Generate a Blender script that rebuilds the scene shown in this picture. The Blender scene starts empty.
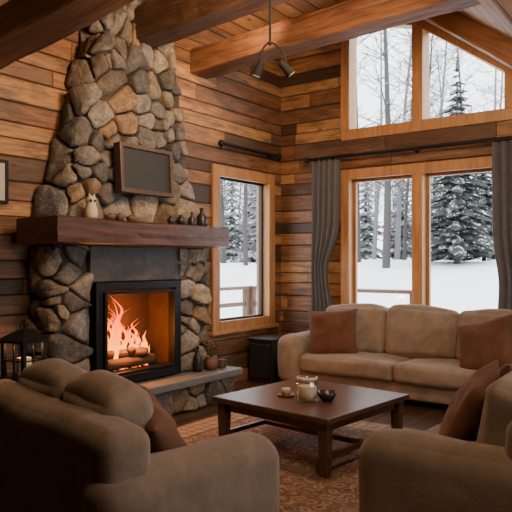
import bpy, bmesh, math, random
from mathutils import Vector, Matrix, noise
import numpy as np
random.seed(7)
scene=bpy.context.scene
COL=scene.collection
# ------------------------------------------------------------ camera
A=math.radians(36)
CX,CY,CZ=-7.155,-4.783,1.45
DV=Vector((math.cos(A),math.sin(A),0)); RV=Vector((math.sin(A),-math.cos(A),0))
F=640.0
def P(px,D,z=0):
    v=Vector((CX,CY,0))+DV*D+RV*((px-256)/F*D); return Vector((v.x,v.y,z))
def G(px,py,z):
    D=F*(CZ-z)/(py-262); return P(px,D,z)
cam=bpy.data.cameras.new("camera"); cam.lens=45; cam.sensor_width=36; cam.shift_y=6/512; cam.clip_end=300
co=bpy.data.objects.new("camera",cam); COL.objects.link(co)
co.location=(CX,CY,CZ); co.rotation_euler=(math.radians(90),0,math.radians(36-90)); scene.camera=co

# ------------------------------------------------------------ materials
class NT:
    def __init__(s,name):
        s.m=bpy.data.materials.new(name); s.m.use_nodes=True; s.n=s.m.node_tree.nodes; s.l=s.m.node_tree.links
        s.b=s.n["Principled BSDF"]; s.out=s.n["Material Output"]
    def add(s,t,**k):
        n=s.n.new(t)
        for a,b in k.items(): setattr(n,a,b)
        return n
    def set(s,sock,v):
        if isinstance(v,bpy.types.NodeSocket): s.l.new(v,sock)
        else: sock.default_value=v
    def math(s,op,a,b=None,c=None,clamp=False):
        n=s.add("ShaderNodeMath",operation=op); n.use_clamp=clamp
        s.set(n.inputs[0],a)
        if b is not None: s.set(n.inputs[1],b)
        if c is not None: s.set(n.inputs[2],c)
        return n.outputs[0]
    def ramp(s,fac,stops,interp='LINEAR'):
        n=s.add("ShaderNodeValToRGB"); n.color_ramp.interpolation=interp
        e=n.color_ramp.elements
        while len(e)<len(stops): e.new(.5)
        for i,(p,c) in enumerate(stops):
            e[i].position=p; e[i].color=(c[0],c[1],c[2],1)
        s.set(n.inputs[0],fac); return n.outputs[0]
    def noise(s,vec,scale,detail=4,rough=.55,dist=0):
        n=s.add("ShaderNodeTexNoise"); s.set(n.inputs["Vector"],vec)
        n.inputs["Scale"].default_value=scale; n.inputs["Detail"].default_value=detail
        n.inputs["Roughness"].default_value=rough; n.inputs["Distortion"].default_value=dist
        return n.outputs["Fac"]
    def mix(s,fac,a,b,mode='MIX'):
        n=s.add("ShaderNodeMix",data_type='RGBA',blend_type=mode)
        s.set(n.inputs["Factor"],fac)
        for k,v in ((6,a),(7,b)):
            if isinstance(v,bpy.types.NodeSocket): s.l.new(v,n.inputs[k])
            else: n.inputs[k].default_value=(v[0],v[1],v[2],1)
        return n.outputs[2]
    def bump(s,h,strength=.3,dist=.01):
        n=s.add("ShaderNodeBump"); n.inputs["Strength"].default_value=strength; n.inputs["Distance"].default_value=dist
        s.l.new(h,n.inputs["Height"]); s.l.new(n.outputs[0],s.b.inputs["Normal"])
    def obj(s): return s.add("ShaderNodeTexCoord").outputs["Object"]
    def pos(s): return s.add("ShaderNodeNewGeometry").outputs["Position"]
    def xyz(s,v):
        n=s.add("ShaderNodeSeparateXYZ"); s.l.new(v,n.inputs[0]); return n.outputs
    def comb(s,x,y,z):
        n=s.add("ShaderNodeCombineXYZ")
        for i,v in enumerate((x,y,z)): s.set(n.inputs[i],v)
        return n.outputs[0]
    def col(s,c): s.set(s.b.inputs["Base Color"],c if isinstance(c,bpy.types.NodeSocket) else (c[0],c[1],c[2],1))
    def rough(s,r): s.set(s.b.inputs["Roughness"],r)
def planks(name,along,across,h,L,stops,rough=.5,grain=.75,bump=.6,stain=.75):
    t=NT(name); p=t.xyz(t.pos()); al=p['XYZ'.index(along)]; ac=p['XYZ'.index(across)]
    rr=t.math('ADD',t.math('DIVIDE',ac,h),t.math('MULTIPLY',t.math('SINE',t.math('MULTIPLY',ac,5.3/h*.31)),.16)); row=t.math('FLOOR',rr)
    w=t.add("ShaderNodeTexWhiteNoise",noise_dimensions='1D'); t.l.new(row,w.inputs["W"])
    al2=t.math('DIVIDE',t.math('ADD',al,t.math('MULTIPLY',w.outputs["Value"],9.7)),L); colm=t.math('FLOOR',al2)
    w2=t.add("ShaderNodeTexWhiteNoise",noise_dimensions='2D'); t.l.new(t.comb(row,colm,0),w2.inputs["Vector"])
    v=w2.outputs["Value"]
    base=t.ramp(v,stops)
    gv=t.comb(t.math('MULTIPLY',al,1.3),t.math('MULTIPLY',ac,18),t.math('MULTIPLY',v,60))
    g=t.noise(gv,1.7,8,.7,1.1)
    gc=t.ramp(g,[(.3,(1-grain,)*3),(.45,(1-grain*.45,)*3),(.58,(1.0,1.0,1.0)),(.75,(1.4,1.35,1.25))])
    c=t.mix(1,base,gc,'MULTIPLY')
    st=t.noise(t.comb(t.math('MULTIPLY',al,1.6),t.math('MULTIPLY',ac,6),t.math('MULTIPLY',v,9)),1.5,4,.65)
    c=t.mix(t.ramp(st,[(.46,(0,0,0)),(.67,(stain,)*3)]),c,(.045,.024,.014))
    kn=t.add("ShaderNodeTexVoronoi"); t.l.new(t.comb(t.math('MULTIPLY',al,1.6),t.math('MULTIPLY',ac,4.2),0),kn.inputs["Vector"]); kn.inputs["Scale"].default_value=1.3
    c=t.mix(t.ramp(kn.outputs["Distance"],[(.04,(.9,.9,.9)),(.11,(0,0,0))]),c,(.03,.014,.008))
    def gap(x,size,wd):
        f=t.math('FRACT',x); m=t.math('MULTIPLY',t.math('MINIMUM',f,t.math('SUBTRACT',1,f)),size)
        return t.math('DIVIDE',m,wd,clamp=True)
    gm=t.math('MINIMUM',gap(rr,h,.012),gap(al2,L,.006))
    c=t.mix(gm,(.008,.005,.003),c)
    t.col(c); t.rough(rough)
    t.bump(t.math('ADD',t.math('MULTIPLY',gm,1.0),t.math('MULTIPLY',g,.45)),bump,.015)
    return t.m
def wood(name,c0,c1,axis='X',rough=.45,scale=1,bump=.25):
    t=NT(name); p=t.xyz(t.obj()); i='XYZ'.index(axis)
    s=[9*scale]*3; s[i]=.9*scale
    v=t.comb(*[t.math('MULTIPLY',p[k],s[k]) for k in range(3)])
    g=t.noise(v,1.8,7,.65,1.2)
    t.col(t.ramp(g,[(.3,c0),(.7,c1)])); t.rough(rough); t.bump(g,bump,.01); return t.m
def plain(name,c,rough=.5,metal=0,var=.15,scale=20,bump=0,spec=.5):
    t=NT(name); g=t.noise(t.obj(),scale,4)
    t.col(t.mix(g,tuple(x*(1-var) for x in c),tuple(min(1,x*(1+var)) for x in c))); t.rough(rough)
    t.b.inputs["Metallic"].default_value=metal; t.b.inputs["Specular IOR Level"].default_value=spec
    if bump: t.bump(g,bump,.01)
    return t.m
def fabric(name,c,var=.3,bump=.35,sheen=.22,tint=(1,.9,.8)):
    t=NT(name); o=t.obj()
    a=t.noise(o,7,5,.6,.4); b=t.noise(o,260,2,.7); m=t.noise(o,38,3)
    k=t.math('ADD',t.math('MULTIPLY',a,.6),t.math('MULTIPLY',b,.4))
    t.col(t.ramp(k,[(.35,tuple(x*(1-var) for x in c)),(.65,tuple(x*(1+var) for x in c))]))
    t.rough(.9); t.b.inputs["Sheen Weight"].default_value=sheen; t.b.inputs["Sheen Roughness"].default_value=.45
    t.b.inputs["Sheen Tint"].default_value=(*tint,1)
    t.bump(t.math('ADD',b,t.math('MULTIPLY',m,1.2)),bump,.006); return t.m
def emis(name,c,s):
    t=NT(name); t.col(c); t.b.inputs["Emission Color"].default_value=(*c,1); t.b.inputs["Emission Strength"].default_value=s; return t.m

WALLST=[(0,(.05,.028,.017)),(.14,(.12,.056,.027)),(.32,(.23,.1,.041)),(.5,(.37,.175,.07)),(.68,(.46,.245,.1)),(.84,(.28,.125,.05)),(1,(.15,.085,.052))]
M_wallA=planks("plank_wall_along_x",'X','Z',.165,1.7,WALLST)
M_wallB=planks("plank_wall_along_y",'Y','Z',.165,1.3,WALLST)
M_ceil=planks("plank_ceiling",'X','Y',.14,3.2,[(0,(.28,.12,.045)),(.5,(.45,.21,.08)),(1,(.53,.27,.105))],.5,stain=.3,grain=.5,bump=.4)
M_floor=planks("plank_floor",'X','Y',.13,1.6,[(0,(.05,.027,.017)),(.5,(.1,.055,.034)),(1,(.15,.085,.052))],.3,bump=.35)
M_beam=wood("beam_wood",(.022,.01,.006),(.13,.06,.03),'X',.6,1,.5)
M_beamred=wood("beam_wood_red",(.05,.019,.01),(.23,.1,.045),'X',.55,1,.5)
M_mantel=wood("mantel_wood",(.022,.008,.005),(.12,.048,.026),'X',.4,1,.4)
M_trim=wood("window_trim_wood",(.27,.12,.044),(.5,.26,.105),'Z',.45)
M_trimd=wood("window_sash_wood",(.2,.09,.036),(.38,.175,.07),'Z',.45)
M_rafter=wood("rafter_wood",(.14,.055,.022),(.34,.15,.058),'X',.5)
M_table=wood("table_wood",(.045,.021,.013),(.14,.07,.042),'X',.3,1.2,.12)
M_black=plain("black_metal",(.012,.012,.013),.42,.6)
M_blackbox=plain("black_wood_box",(.016,.015,.015),.5)
M_slab=plain("hearth_slate",(.14,.145,.15),.4,0,.4,6,.35)
M_mortar=plain("mortar_shaded",(.05,.044,.038),.95,0,.3,12,.5)  # mortar, darkened so its colour carries deep shade between stones
M_soot=plain("firebox_brick",(.045,.02,.011),.9,0,.6,8,.4)
M_sofa=fabric("taupe_chenille",(.22,.168,.128))
M_sofad=fabric("brown_taupe_chenille",(.165,.117,.085))
M_rust=fabric("rust_velvet",(.092,.034,.0155),.35,.35,.12,(1,.6,.4))
M_rustd=fabric("dark_rust_velvet",(.085,.031,.015),.35,.35,.12,(1,.6,.4))
M_curtain=fabric("gray_linen",(.1,.1,.105),.15,.2,.1,(1,1,1))
M_wax=plain("cream_wax",(.75,.66,.52),.5)
M_cer=plain("cream_ceramic",(.5,.41,.3),.5,0,.35,30)
M_dcer=plain("dark_ceramic",(.02,.017,.015),.35,0,.3,30)
M_terr=plain("brown_ceramic",(.12,.065,.038),.5,0,.35,25)
M_green=plain("dry_leaf",(.07,.06,.025),.8,0,.4,30)
M_log=wood("charred_log",(.01,.006,.004),(.13,.06,.03),'X',.9,2,.8)
M_snow=plain("snow",(.88,.9,.93),.8,0,.03,1.5)
M_ember=emis("embers",(1,.12,.01),4)
t=NT("dark_slate"); o_=t.obj(); g=t.noise(o_,3.5,8,.7,.8); g2=t.noise(o_,22,5,.7)
t.col(t.mix(g2,t.ramp(g,[(.35,(.018,.017,.017)),(.5,(.07,.06,.052)),(.68,(.2,.14,.09))]),(.03,.026,.023))); t.rough(.55); t.bump(t.math('ADD',g,t.math('MULTIPLY',g2,.4)),.6,.015); M_slate=t.m
def stone_mat():
    t=NT("field_stone"); a=t.add("ShaderNodeAttribute",attribute_name="Col"); o=t.obj()
    g=t.noise(o,7,8,.72,.5); g2=t.noise(o,40,5,.75); g3=t.noise(o,3.2,4,.6)
    c=t.mix(1,a.outputs["Color"],t.ramp(g,[(.28,(.34,.32,.31)),(.5,(.9,.88,.85)),(.72,(1.7,1.6,1.45))]),'MULTIPLY')
    c=t.mix(.6,c,t.ramp(g2,[(.3,(.25,.25,.25)),(.7,(1.6,1.55,1.5))]),'MULTIPLY')
    c=t.mix(t.ramp(g3,[(.52,(0,0,0)),(.7,(.4,.4,.4))]),c,(.16,.095,.05))
    t.col(c); t.rough(.75); t.bump(t.math('ADD',g,t.math('MULTIPLY',g2,.5)),1.0,.045); return t.m
M_stone=stone_mat()
def glass_mat(name,tint=(1,1,1),gl=.06):
    m=bpy.data.materials.new(name); m.use_nodes=True; n=m.node_tree.nodes; l=m.node_tree.links; n.remove(n["Principled BSDF"])
    tr=n.new("ShaderNodeBsdfTransparent"); tr.inputs[0].default_value=(*tint,1); g=n.new("ShaderNodeBsdfGlossy"); g.inputs["Roughness"].default_value=.02
    mx=n.new("ShaderNodeMixShader"); mx.inputs[0].default_value=gl
    l.new(tr.outputs[0],mx.inputs[1]); l.new(g.outputs[0],mx.inputs[2]); l.new(mx.outputs[0],n["Material Output"].inputs[0]); return m
M_glass=glass_mat("window_glass",gl=.03); M_jar=glass_mat("jar_glass",(.93,.93,.92),.14)
def flame_mat():
    m=bpy.data.materials.new("flame"); m.use_nodes=True; n=m.node_tree.nodes; l=m.node_tree.links; n.remove(n["Principled BSDF"])
    tc=n.new("ShaderNodeTexCoord"); sp=n.new("ShaderNodeSeparateXYZ"); l.new(tc.outputs["Object"],sp.inputs[0])
    nz=n.new("ShaderNodeTexNoise"); nz.inputs["Scale"].default_value=9; l.new(tc.outputs["Object"],nz.inputs["Vector"])
    ma=n.new("ShaderNodeMath"); ma.operation='MULTIPLY_ADD'; ma.inputs[1].default_value=.35; l.new(nz.outputs["Fac"],ma.inputs[0]); l.new(sp.outputs[2],ma.inputs[2])
    mr=n.new("ShaderNodeMapRange"); mr.inputs[1].default_value=.12; mr.inputs[2].default_value=.62; l.new(ma.outputs[0],mr.inputs[0])
    cr=n.new("ShaderNodeValToRGB"); e=cr.color_ramp.elements; e[0].color=(1,.42,.07,1); e[1].color=(1,.07,.003,1); e.new(.45).color=(1,.21,.015,1); l.new(mr.outputs[0],cr.inputs[0])
    em=n.new("ShaderNodeEmission"); em.inputs[1].default_value=4.5; l.new(cr.outputs[0],em.inputs[0])
    tr=n.new("ShaderNodeBsdfTransparent"); lw=n.new("ShaderNodeLayerWeight"); lw.inputs[0].default_value=.62
    mx=n.new("ShaderNodeMixShader"); l.new(lw.outputs["Facing"],mx.inputs[0]); l.new(em.outputs[0],mx.inputs[1]); l.new(tr.outputs[0],mx.inputs[2])
    l.new(mx.outputs[0],n["Material Output"].inputs[0]); return m
M_flame=flame_mat()

# ------------------------------------------------------------ builders
def tag(o,label=None,cat=None,group=None,kind=None):
    if label: o["label"]=label
    if cat: o["category"]=cat
    if group: o["group"]=group
    if kind: o["kind"]=kind
    return o
def link(o,parent=None):
    COL.objects.link(o)
    if parent: o.parent=parent
    return o
def empty(name,loc,rz=0,**k):
    o=bpy.data.objects.new(name,None); o.location=loc; o.rotation_euler=(0,0,rz); o.empty_display_size=.1; link(o); return tag(o,**k)
class MB:
    def __init__(s): s.bm=bmesh.new()
    def box(s,x0,x1,y0,y1,z0,z1):
        m=Matrix.Translation(((x0+x1)/2,(y0+y1)/2,(z0+z1)/2))@Matrix.Diagonal((abs(x1-x0),abs(y1-y0),abs(z1-z0),1))
        bmesh.ops.create_cube(s.bm,size=1,matrix=m); return s
    def prism(s,pts,axis,a,b):
        def mk(t,p):
            return {'X':(t,p[0],p[1]),'Y':(p[0],t,p[1]),'Z':(p[0],p[1],t)}[axis]
        v0=[s.bm.verts.new(mk(a,p)) for p in pts]; v1=[s.bm.verts.new(mk(b,p)) for p in pts]
        s.bm.faces.new(v0); s.bm.faces.new(v1[::-1]); n=len(pts)
        for i in range(n): s.bm.faces.new((v0[i],v1[i],v1[(i+1)%n],v0[(i+1)%n]))
        return s
    def tube(s,p0,p1,r0,r1=None,seg=12,cap=True):
        r1=r0 if r1 is None else r1
        p0=Vector(p0);p1=Vector(p1); d=p1-p0; q=d.to_track_quat('Z','Y').to_matrix().to_4x4()
        bmesh.ops.create_cone(s.bm,cap_ends=cap,segments=seg,radius1=r0,radius2=r1,depth=d.length,matrix=Matrix.Translation((p0+p1)/2)@q); return s
    def lathe(s,prof,c=(0,0,0),seg=24):
        rings=[]
        for r,z in prof:
            rings.append([s.bm.verts.new((c[0]+r*math.cos(2*math.pi*i/seg),c[1]+r*math.sin(2*math.pi*i/seg),c[2]+z)) for i in range(seg)] if r>1e-5 else [s.bm.verts.new((c[0],c[1],c[2]+z))])
        for a,b in zip(rings,rings[1:]):
            if len(a)==1 and len(b)==1: continue
            for i in range(seg):
                j=(i+1)%seg
                if len(a)==1: s.bm.faces.new((a[0],b[j],b[i]))
                elif len(b)==1: s.bm.faces.new((a[i],a[j],b[0]))
                else: s.bm.faces.new((a[i],a[j],b[j],b[i]))
        return s
    def sphere(s,c,r,sc=(1,1,1),seg=16):
        bmesh.ops.create_uvsphere(s.bm,u_segments=seg,v_segments=seg//2+2,radius=r,matrix=Matrix.Translation(c)@Matrix.Diagonal((*sc,1))); return s
    def done(s,name,mat,parent=None,loc=(0,0,0),rot=(0,0,0),smooth=False,bevel=0,seg=2,recalc=True,**k):
        if recalc: bmesh.ops.recalc_face_normals(s.bm,faces=s.bm.faces)
        me=bpy.data.meshes.new(name); s.bm.to_mesh(me); s.bm.free()
        if smooth: me.polygons.foreach_set("use_smooth",[True]*len(me.polygons))
        me.materials.append(mat); o=bpy.data.objects.new(name,me); o.location=loc; o.rotation_euler=rot; link(o,parent)
        if bevel:
            b=o.modifiers.new("bevel",'BEVEL'); b.width=bevel; b.segments=seg; b.limit_method='ANGLE'; b.angle_limit=math.radians(40)
        return tag(o,**k)
def subcube(n):
    bm=bmesh.new(); bmesh.ops.create_cube(bm,size=2); bmesh.ops.subdivide_edges(bm,edges=bm.edges,cuts=n,use_grid_fill=True); return bm
def softbox(name,sx,sy,sz,mat,parent,loc,rot=(0,0,0),n=6,puff=0,wr=.006,seed=0,cuts=14,rad=None,**k):
    bm=subcube(cuts); H=(sx/2,sy/2,sz/2); R=rad or min(H)*.55
    for v in bm.verts:
        a,b,c=v.co
        q=[math.sin(t*math.pi/2)*.5+t*.5 for t in (a,b,c)]
        p=Vector([q[i]*H[i] for i in range(3)])
        core=Vector([max(-(H[i]-R),min(H[i]-R,p[i])) for i in range(3)])
        d=p-core
        if d.length>1e-6:
            m=max(abs(d.x),abs(d.y),abs(d.z)); p=core+d.normalized()*R*min(1,m/R) if m>0 else p
        if puff:
            k0=(1-q[0]**2)*(1-q[1]**2)
            k1=(1-q[1]**2)*(1-q[2]**2); k2=(1-q[0]**2)*(1-q[2]**2)
            p.z+=puff*k0*(1 if p.z>0 else -.3)*abs(q[2]); p.x+=puff*k1*q[0]*.7; p.y+=puff*.25*k2*q[1]
        if wr:
            nv=noise.noise_vector(Vector((p.x*5+seed*3.1,p.y*5+seed,p.z*5)))*wr+noise.noise_vector(Vector((p.x*2.2+seed,p.y*2.2,p.z*2.2+seed*2)))*wr*2
            p+=nv
        v.co=p
    me=bpy.data.meshes.new(name); bm.to_mesh(me); bm.free(); me.polygons.foreach_set("use_smooth",[True]*len(me.polygons))
    me.materials.append(mat); o=bpy.data.objects.new(name,me); o.location=loc; o.rotation_euler=rot; link(o,parent); return tag(o,**k)
def throw_pillow(w,t,mat,loc,rot,label,seed=0):
    bm=subcube(18)
    for v in bm.verts:
        a,b,c=v.co; a0=math.sin(a*math.pi/2); b0=math.sin(b*math.pi/2)
        th=(max(0,(1-a0**4)*(1-b0**4)))**.55
        x=a0*w/2*(1-.09*(1-b0*b0)); y=b0*w/2*(1-.09*(1-a0*a0)); z=c*t/2*th+ (0.004*c)
        nz=noise.noise(Vector((x*9+seed,y*9,seed*1.7)))*.035*th
        v.co=(x,y,z+nz*c)
    me=bpy.data.meshes.new("throw_pillow"); bm.to_mesh(me); bm.free(); me.polygons.foreach_set("use_smooth",[True]*len(me.polygons))
    me.materials.append(mat); o=bpy.data.objects.new("throw_pillow",me); o.location=loc; o.rotation_mode='XYZ'; o.rotation_euler=rot; link(o)
    return tag(o,label=label,cat="pillow",group="rust throw pillows on the sofas")
def beam(name,p0,p1,w,h,mat,parent=None,amp=.012,seed=0,**k):
    p0=Vector(p0);p1=Vector(p1);d=p1-p0;L=d.length;x=d.normalized();y=Vector((0,0,1)).cross(x).normalized();z=x.cross(y)
    bm=bmesh.new(); n=max(6,int(L/.08)); c=.12; sec=[]
    for (sy,sz) in ((-1,-1),(1,-1),(1,1),(-1,1)):
        sec+= [(sy*(1-c),sz),(sy,sz*(1-c))] if sy*sz<0 else [(sy,sz*(1-c)),(sy*(1-c),sz)]
    sec=sorted(set(sec),key=lambda q:math.atan2(q[1],q[0])); s2=[]
    for i in range(len(sec)):
        a=sec[i];b=sec[(i+1)%len(sec)]
        m=4 if abs(a[0]-b[0])+abs(a[1]-b[1])>.6 else 1
        for j in range(m): s2.append((a[0]+(b[0]-a[0])*j/m,a[1]+(b[1]-a[1])*j/m))
    rings=[]
    for i in range(n+1):
        t=i/n*L; r=[]
        for (a,b) in s2:
            q=Vector((t,a*w/2,b*h/2)); nv=noise.noise_vector(Vector((t*1.3+seed*7,a*2+seed,b*2)))*amp+noise.noise_vector(Vector((t*6+seed,a*3,b*3)))*amp*.4
            nv.x=0; r.append(bm.verts.new(q+nv))
        rings.append(r)
    m=len(s2)
    for A_,B_ in zip(rings,rings[1:]):
        for i in range(m): bm.faces.new((A_[i],B_[i],B_[(i+1)%m],A_[(i+1)%m]))
    bm.faces.new(rings[0]); bm.faces.new(rings[-1][::-1])
    bmesh.ops.recalc_face_normals(bm,faces=bm.faces)
    me=bpy.data.meshes.new(name); bm.to_mesh(me); bm.free(); me.materials.append(mat)
    o=bpy.data.objects.new(name,me); M=Matrix((x,y,z)).transposed().to_4x4(); M.translation=p0
    link(o,parent); o.matrix_basis=M
    return tag(o,**k)

# ------------------------------------------------------------ room shell
XL,YB=-8.9,-6.6
def ceilz(y):
    if y>-1.3: return 4.2+(-y)/1.3*.85
    if y>-3.3: return 5.05-.76*(-1.3-y)
    return 5.05-.76*2.0
MB().box(XL-.2,.2,YB-.2,.2,-.15,0).done("floor",M_floor,kind="structure")
wx0,wx1,wz0,wz1=-1.40,-.24,.68,2.53
b=MB()
b.box(XL-.2,wx0,0,.2,0,4.5).box(wx1,.2,0,.2,0,4.5).box(wx0,wx1,0,.2,0,wz0).box(wx0,wx1,0,.2,wz1,4.5)
b.done("wall_fireplace",M_wallA,kind="structure")
y0,ym,y1=-.98,-1.92,-2.95; lz0,lz1=.68,2.54; uz0=3.03
tA,tB,tC=4.55,4.27,3.52
b=MB()
b.prism([(0,0),(0,4.25),(y0,ceilz(y0)+.1),(y0,0)],'X',0,.2)
b.prism([(y0,tA),(y0,ceilz(y0)+.1),(-1.3,5.15),(ym,ceilz(ym)+.1),(ym,tB)],'X',0,.2)
b.prism([(ym,tB),(ym,ceilz(ym)+.1),(y1,ceilz(y1)+.1),(y1,tC)],'X',0,.2)
b.box(0,.2,y1,y0,0,lz0).box(0,.2,y1,y0,lz1,uz0)
b.prism([(y1,0),(y1,ceilz(y1)+.1),(-3.3,ceilz(-3.3)+.1),(YB,ceilz(YB)+.1),(YB,0)],'X',0,.2)
b.done("wall_window",M_wallB,kind="structure")
b=MB(); b.box(XL-.2,-4.9,YB-.2,YB,0,3.7).box(-4.9,-1.4,YB-.2,YB,0,.6).box(-4.9,-1.4,YB-.2,YB,2.9,3.7).box(-1.4,.2,YB-.2,YB,0,3.7)  # rear wall; its opening is added to let in daylight fill
b.done("wall_rear",M_wallA,kind="structure")
MB().prism([(0,0),(0,4.25),(-1.3,5.1),(-3.3,3.6),(YB,3.6),(YB,0)],'X',XL-.2,XL).done("wall_entry",M_wallB,kind="structure")
b=MB()
prof=[(.2,4.2-.13),(-1.3,5.05),(-3.3,3.53),(YB-.2,3.53)]
pts=prof+[(p[0],p[1]+.15) for p in prof[::-1]]
b.prism(pts,'X',XL-.2,.2).done("ceiling",M_ceil,kind="structure")
MB().box(-1.7,.0,-.025,0,0,.12).done("baseboard_fireplace",M_trimd,kind="structure")
MB().box(-.025,0,YB,-.025,0,.12).done("baseboard_window",M_trimd,kind="structure")
def trimrect_y(b,x0,x1,z0,z1,w,ya,yb):
    b.box(x0,x0+w,ya,yb,z0,z1).box(x1-w,x1,ya,yb,z0,z1).box(x0+w,x1-w,ya,yb,z0,z0+w).box(x0+w,x1-w,ya,yb,z1-w,z1)
def trimrect_x(b,y0,y1,z0,z1,w,xa,xb):
    b.box(xa,xb,y0,y0+w,z0,z1).box(xa,xb,y1-w,y1,z0,z1).box(xa,xb,y0+w,y1-w,z0,z0+w).box(xa,xb,y0+w,y1-w,z1-w,z1)
b=MB(); trimrect_y(b,-4.9,-1.4,.6,2.9,.08,YB-.2,YB+.03); b.done("fill_window_rear",M_trim,kind="structure")  # trim of the unseen rear opening added for cool fill
b=MB(); trimrect_y(b,-1.46,-.19,.62,2.59,.13,-.035,0.0); b.box(-1.5,-.15,-.07,0,.60,.64)
trimrect_y(b,wx0,wx1,wz0,wz1,.05,0.0,.2)
w1=b.done("window_1",M_trim,bevel=.006,kind="structure")
b=MB(); trimrect_y(b,wx0+.05,wx1-.05,wz0+.05,wz1-.05,.035,.09,.14); b.done("window_sash",M_blackbox,parent=w1,bevel=.004)
MB().box(wx0+.08,wx1-.08,.113,.118,wz0+.08,wz1-.08).done("window_pane",M_glass,parent=w1)
b=MB(); trimrect_x(b,y1-.06,y0+.06,.60,2.60,.12,-.035,0); trimrect_x(b,y1,y0,lz0,lz1,.05,0,.2)
b.box(-.03,.2,ym-.065,ym+.065,lz0+.03,lz1-.03); b.box(-.08,0,y1-.1,y0+.1,.585,.63)
w2=b.done("window_2",M_trim,bevel=.006,kind="structure")
for (a,c) in ((y1+.05,ym-.065),(ym+.065,y0-.05)):
    b=MB(); trimrect_x(b,a,c,lz0+.05,lz1-.05,.04,.09,.14); b.done("window_sash",M_trimd,parent=w2,bevel=.004)
    MB().box(.113,.118,a+.03,c-.03,lz0+.08,lz1-.08).done("window_pane",M_glass,parent=w2)
b=MB()
b.box(-.035,0,y1-.05,y0+.05,uz0-.06,uz0+.07)
b.box(-.035,0,y0-.06,y0+.06,uz0+.07,tA-.02).box(-.035,0,y1-.06,y1+.05,uz0+.07,tC-.02)
def band(b,ya,za,yb,zb,up,dn,xa,xb): b.prism([(ya,za-dn),(yb,zb-dn),(yb,zb+up),(ya,za+up)],'X',xa,xb)
band(b,y0+.06,tA,ym,tB,.06,.07,-.036,0); band(b,ym,tB,y1-.06,tC-.03,.06,.07,-.036,0)
b.box(0,.2,y0-.05,y0,uz0,tA).box(0,.2,y1,y1+.05,uz0,tC).box(0,.2,y1,y0,uz0,uz0+.05).box(-.03,.2,ym-.065,ym+.065,uz0+.03,tB)
band(b,y0,tA,ym,tB,0,.06,0,.2); band(b,ym,tB,y1,tC,0,.06,0,.2)
w3=b.done("window_3",M_trim,bevel=.006,kind="structure")
MB().prism([(y0-.03,uz0+.03),(y0-.03,tA-.03),(ym+.03,tB-.03),(ym+.03,uz0+.03)],'X',.113,.118).done("window_pane",M_glass,parent=w3)
MB().prism([(ym-.03,uz0+.03),(ym-.03,tB-.03),(y1+.03,tC-.03),(y1+.03,uz0+.03)],'X',.113,.118).done("window_pane",M_glass,parent=w3)

# beams
GB="rough timber beams under the ceiling"
beam("ceiling_beam",(-4.28,0,3.16),(-4.28,-4.6,3.16+4.6*.12),.34,.26,M_beamred,seed=1,label="thick reddish-brown rough timber beam",cat="beam",group=GB)
beam("ceiling_beam",(-2.8,-.2,3.70),(-2.8,-3.6,3.86),.30,.30,M_beam,seed=2,amp=.02,label="dark rough-hewn timber beam crossing before the chimney",cat="beam",group=GB)
beam("ceiling_beam",(-1.68,0,3.69),(-1.68,-3.4,3.82),.28,.27,M_beamred,seed=3,amp=.018,label="brown timber beam set in the plank wall beside the chimney",cat="beam",group=GB)
beam("ceiling_beam",(-.18,-1.3,4.93),(-.18,-3.42,4.93-.76*2.12),.26,.24,M_rafter,seed=4,label="sloping timber rafter along the gable above the upper window",cat="beam",group=GB)
beam("ceiling_beam",(-.02,-1.3,4.95),(XL+.1,-1.3,4.95),.2,.26,M_beam,seed=5,label="dark ridge beam along the top of the plank ceiling",cat="beam",group=GB)

# ------------------------------------------------------------ fireplace
def clip(poly,a,n):
    out=[];m=len(poly)
    for i in range(m):
        p=poly[i];q=poly[(i+1)%m]; dp=(p[0]-a[0])*n[0]+(p[1]-a[1])*n[1]; dq=(q[0]-a[0])*n[0]+(q[1]-a[1])*n[1]
        if dp<=0: out.append(p)
        if (dp<0)!=(dq<0) and dp!=dq:
            t=dp/(dp-dq); out.append((p[0]+(q[0]-p[0])*t,p[1]+(q[1]-p[1])*t))
    return out
def voronoi(U,V,n,rnd,relax=1):
    pts=[(rnd.random()*U,rnd.random()*V) for _ in range(n)]
    K=1.3
    for it in range(relax+1):
        cells=[]
        for i,p in enumerate(pts):
            poly=[(0,0),(U,0),(U,V),(0,V)]
            for j,q in enumerate(pts):
                if i==j: continue
                dx,dy=q[0]-p[0],q[1]-p[1]
                if dx*dx+dy*dy>1.4: continue
                poly=clip(poly,((p[0]+q[0])/2,(p[1]+q[1])/2),(dx,dy*K*K))
                if len(poly)<3: break
            cells.append(poly)
        if it<relax:
            np_=[]
            for poly,p in zip(cells,pts):
                if len(poly)<3: np_.append(p); continue
                cx=sum(a[0] for a in poly)/len(poly); cy=sum(a[1] for a in poly)/len(poly)
                np_.append(((cx*.7+p[0]*.3),(cy*.7+p[1]*.3)))
            pts=np_
    return cells
STC=[(.25,.235,.225),(.18,.174,.172),(.33,.305,.275),(.13,.128,.13),(.34,.285,.22),(.3,.2,.13),(.22,.185,.15),(.2,.19,.178),(.15,.14,.13),(.29,.275,.262),(.22,.218,.225),(.36,.33,.29)]
STL=[(.36,.31,.25),(.28,.25,.22),(.42,.34,.25),(.33,.26,.19),(.22,.2,.185),(.3,.28,.26)]
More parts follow.
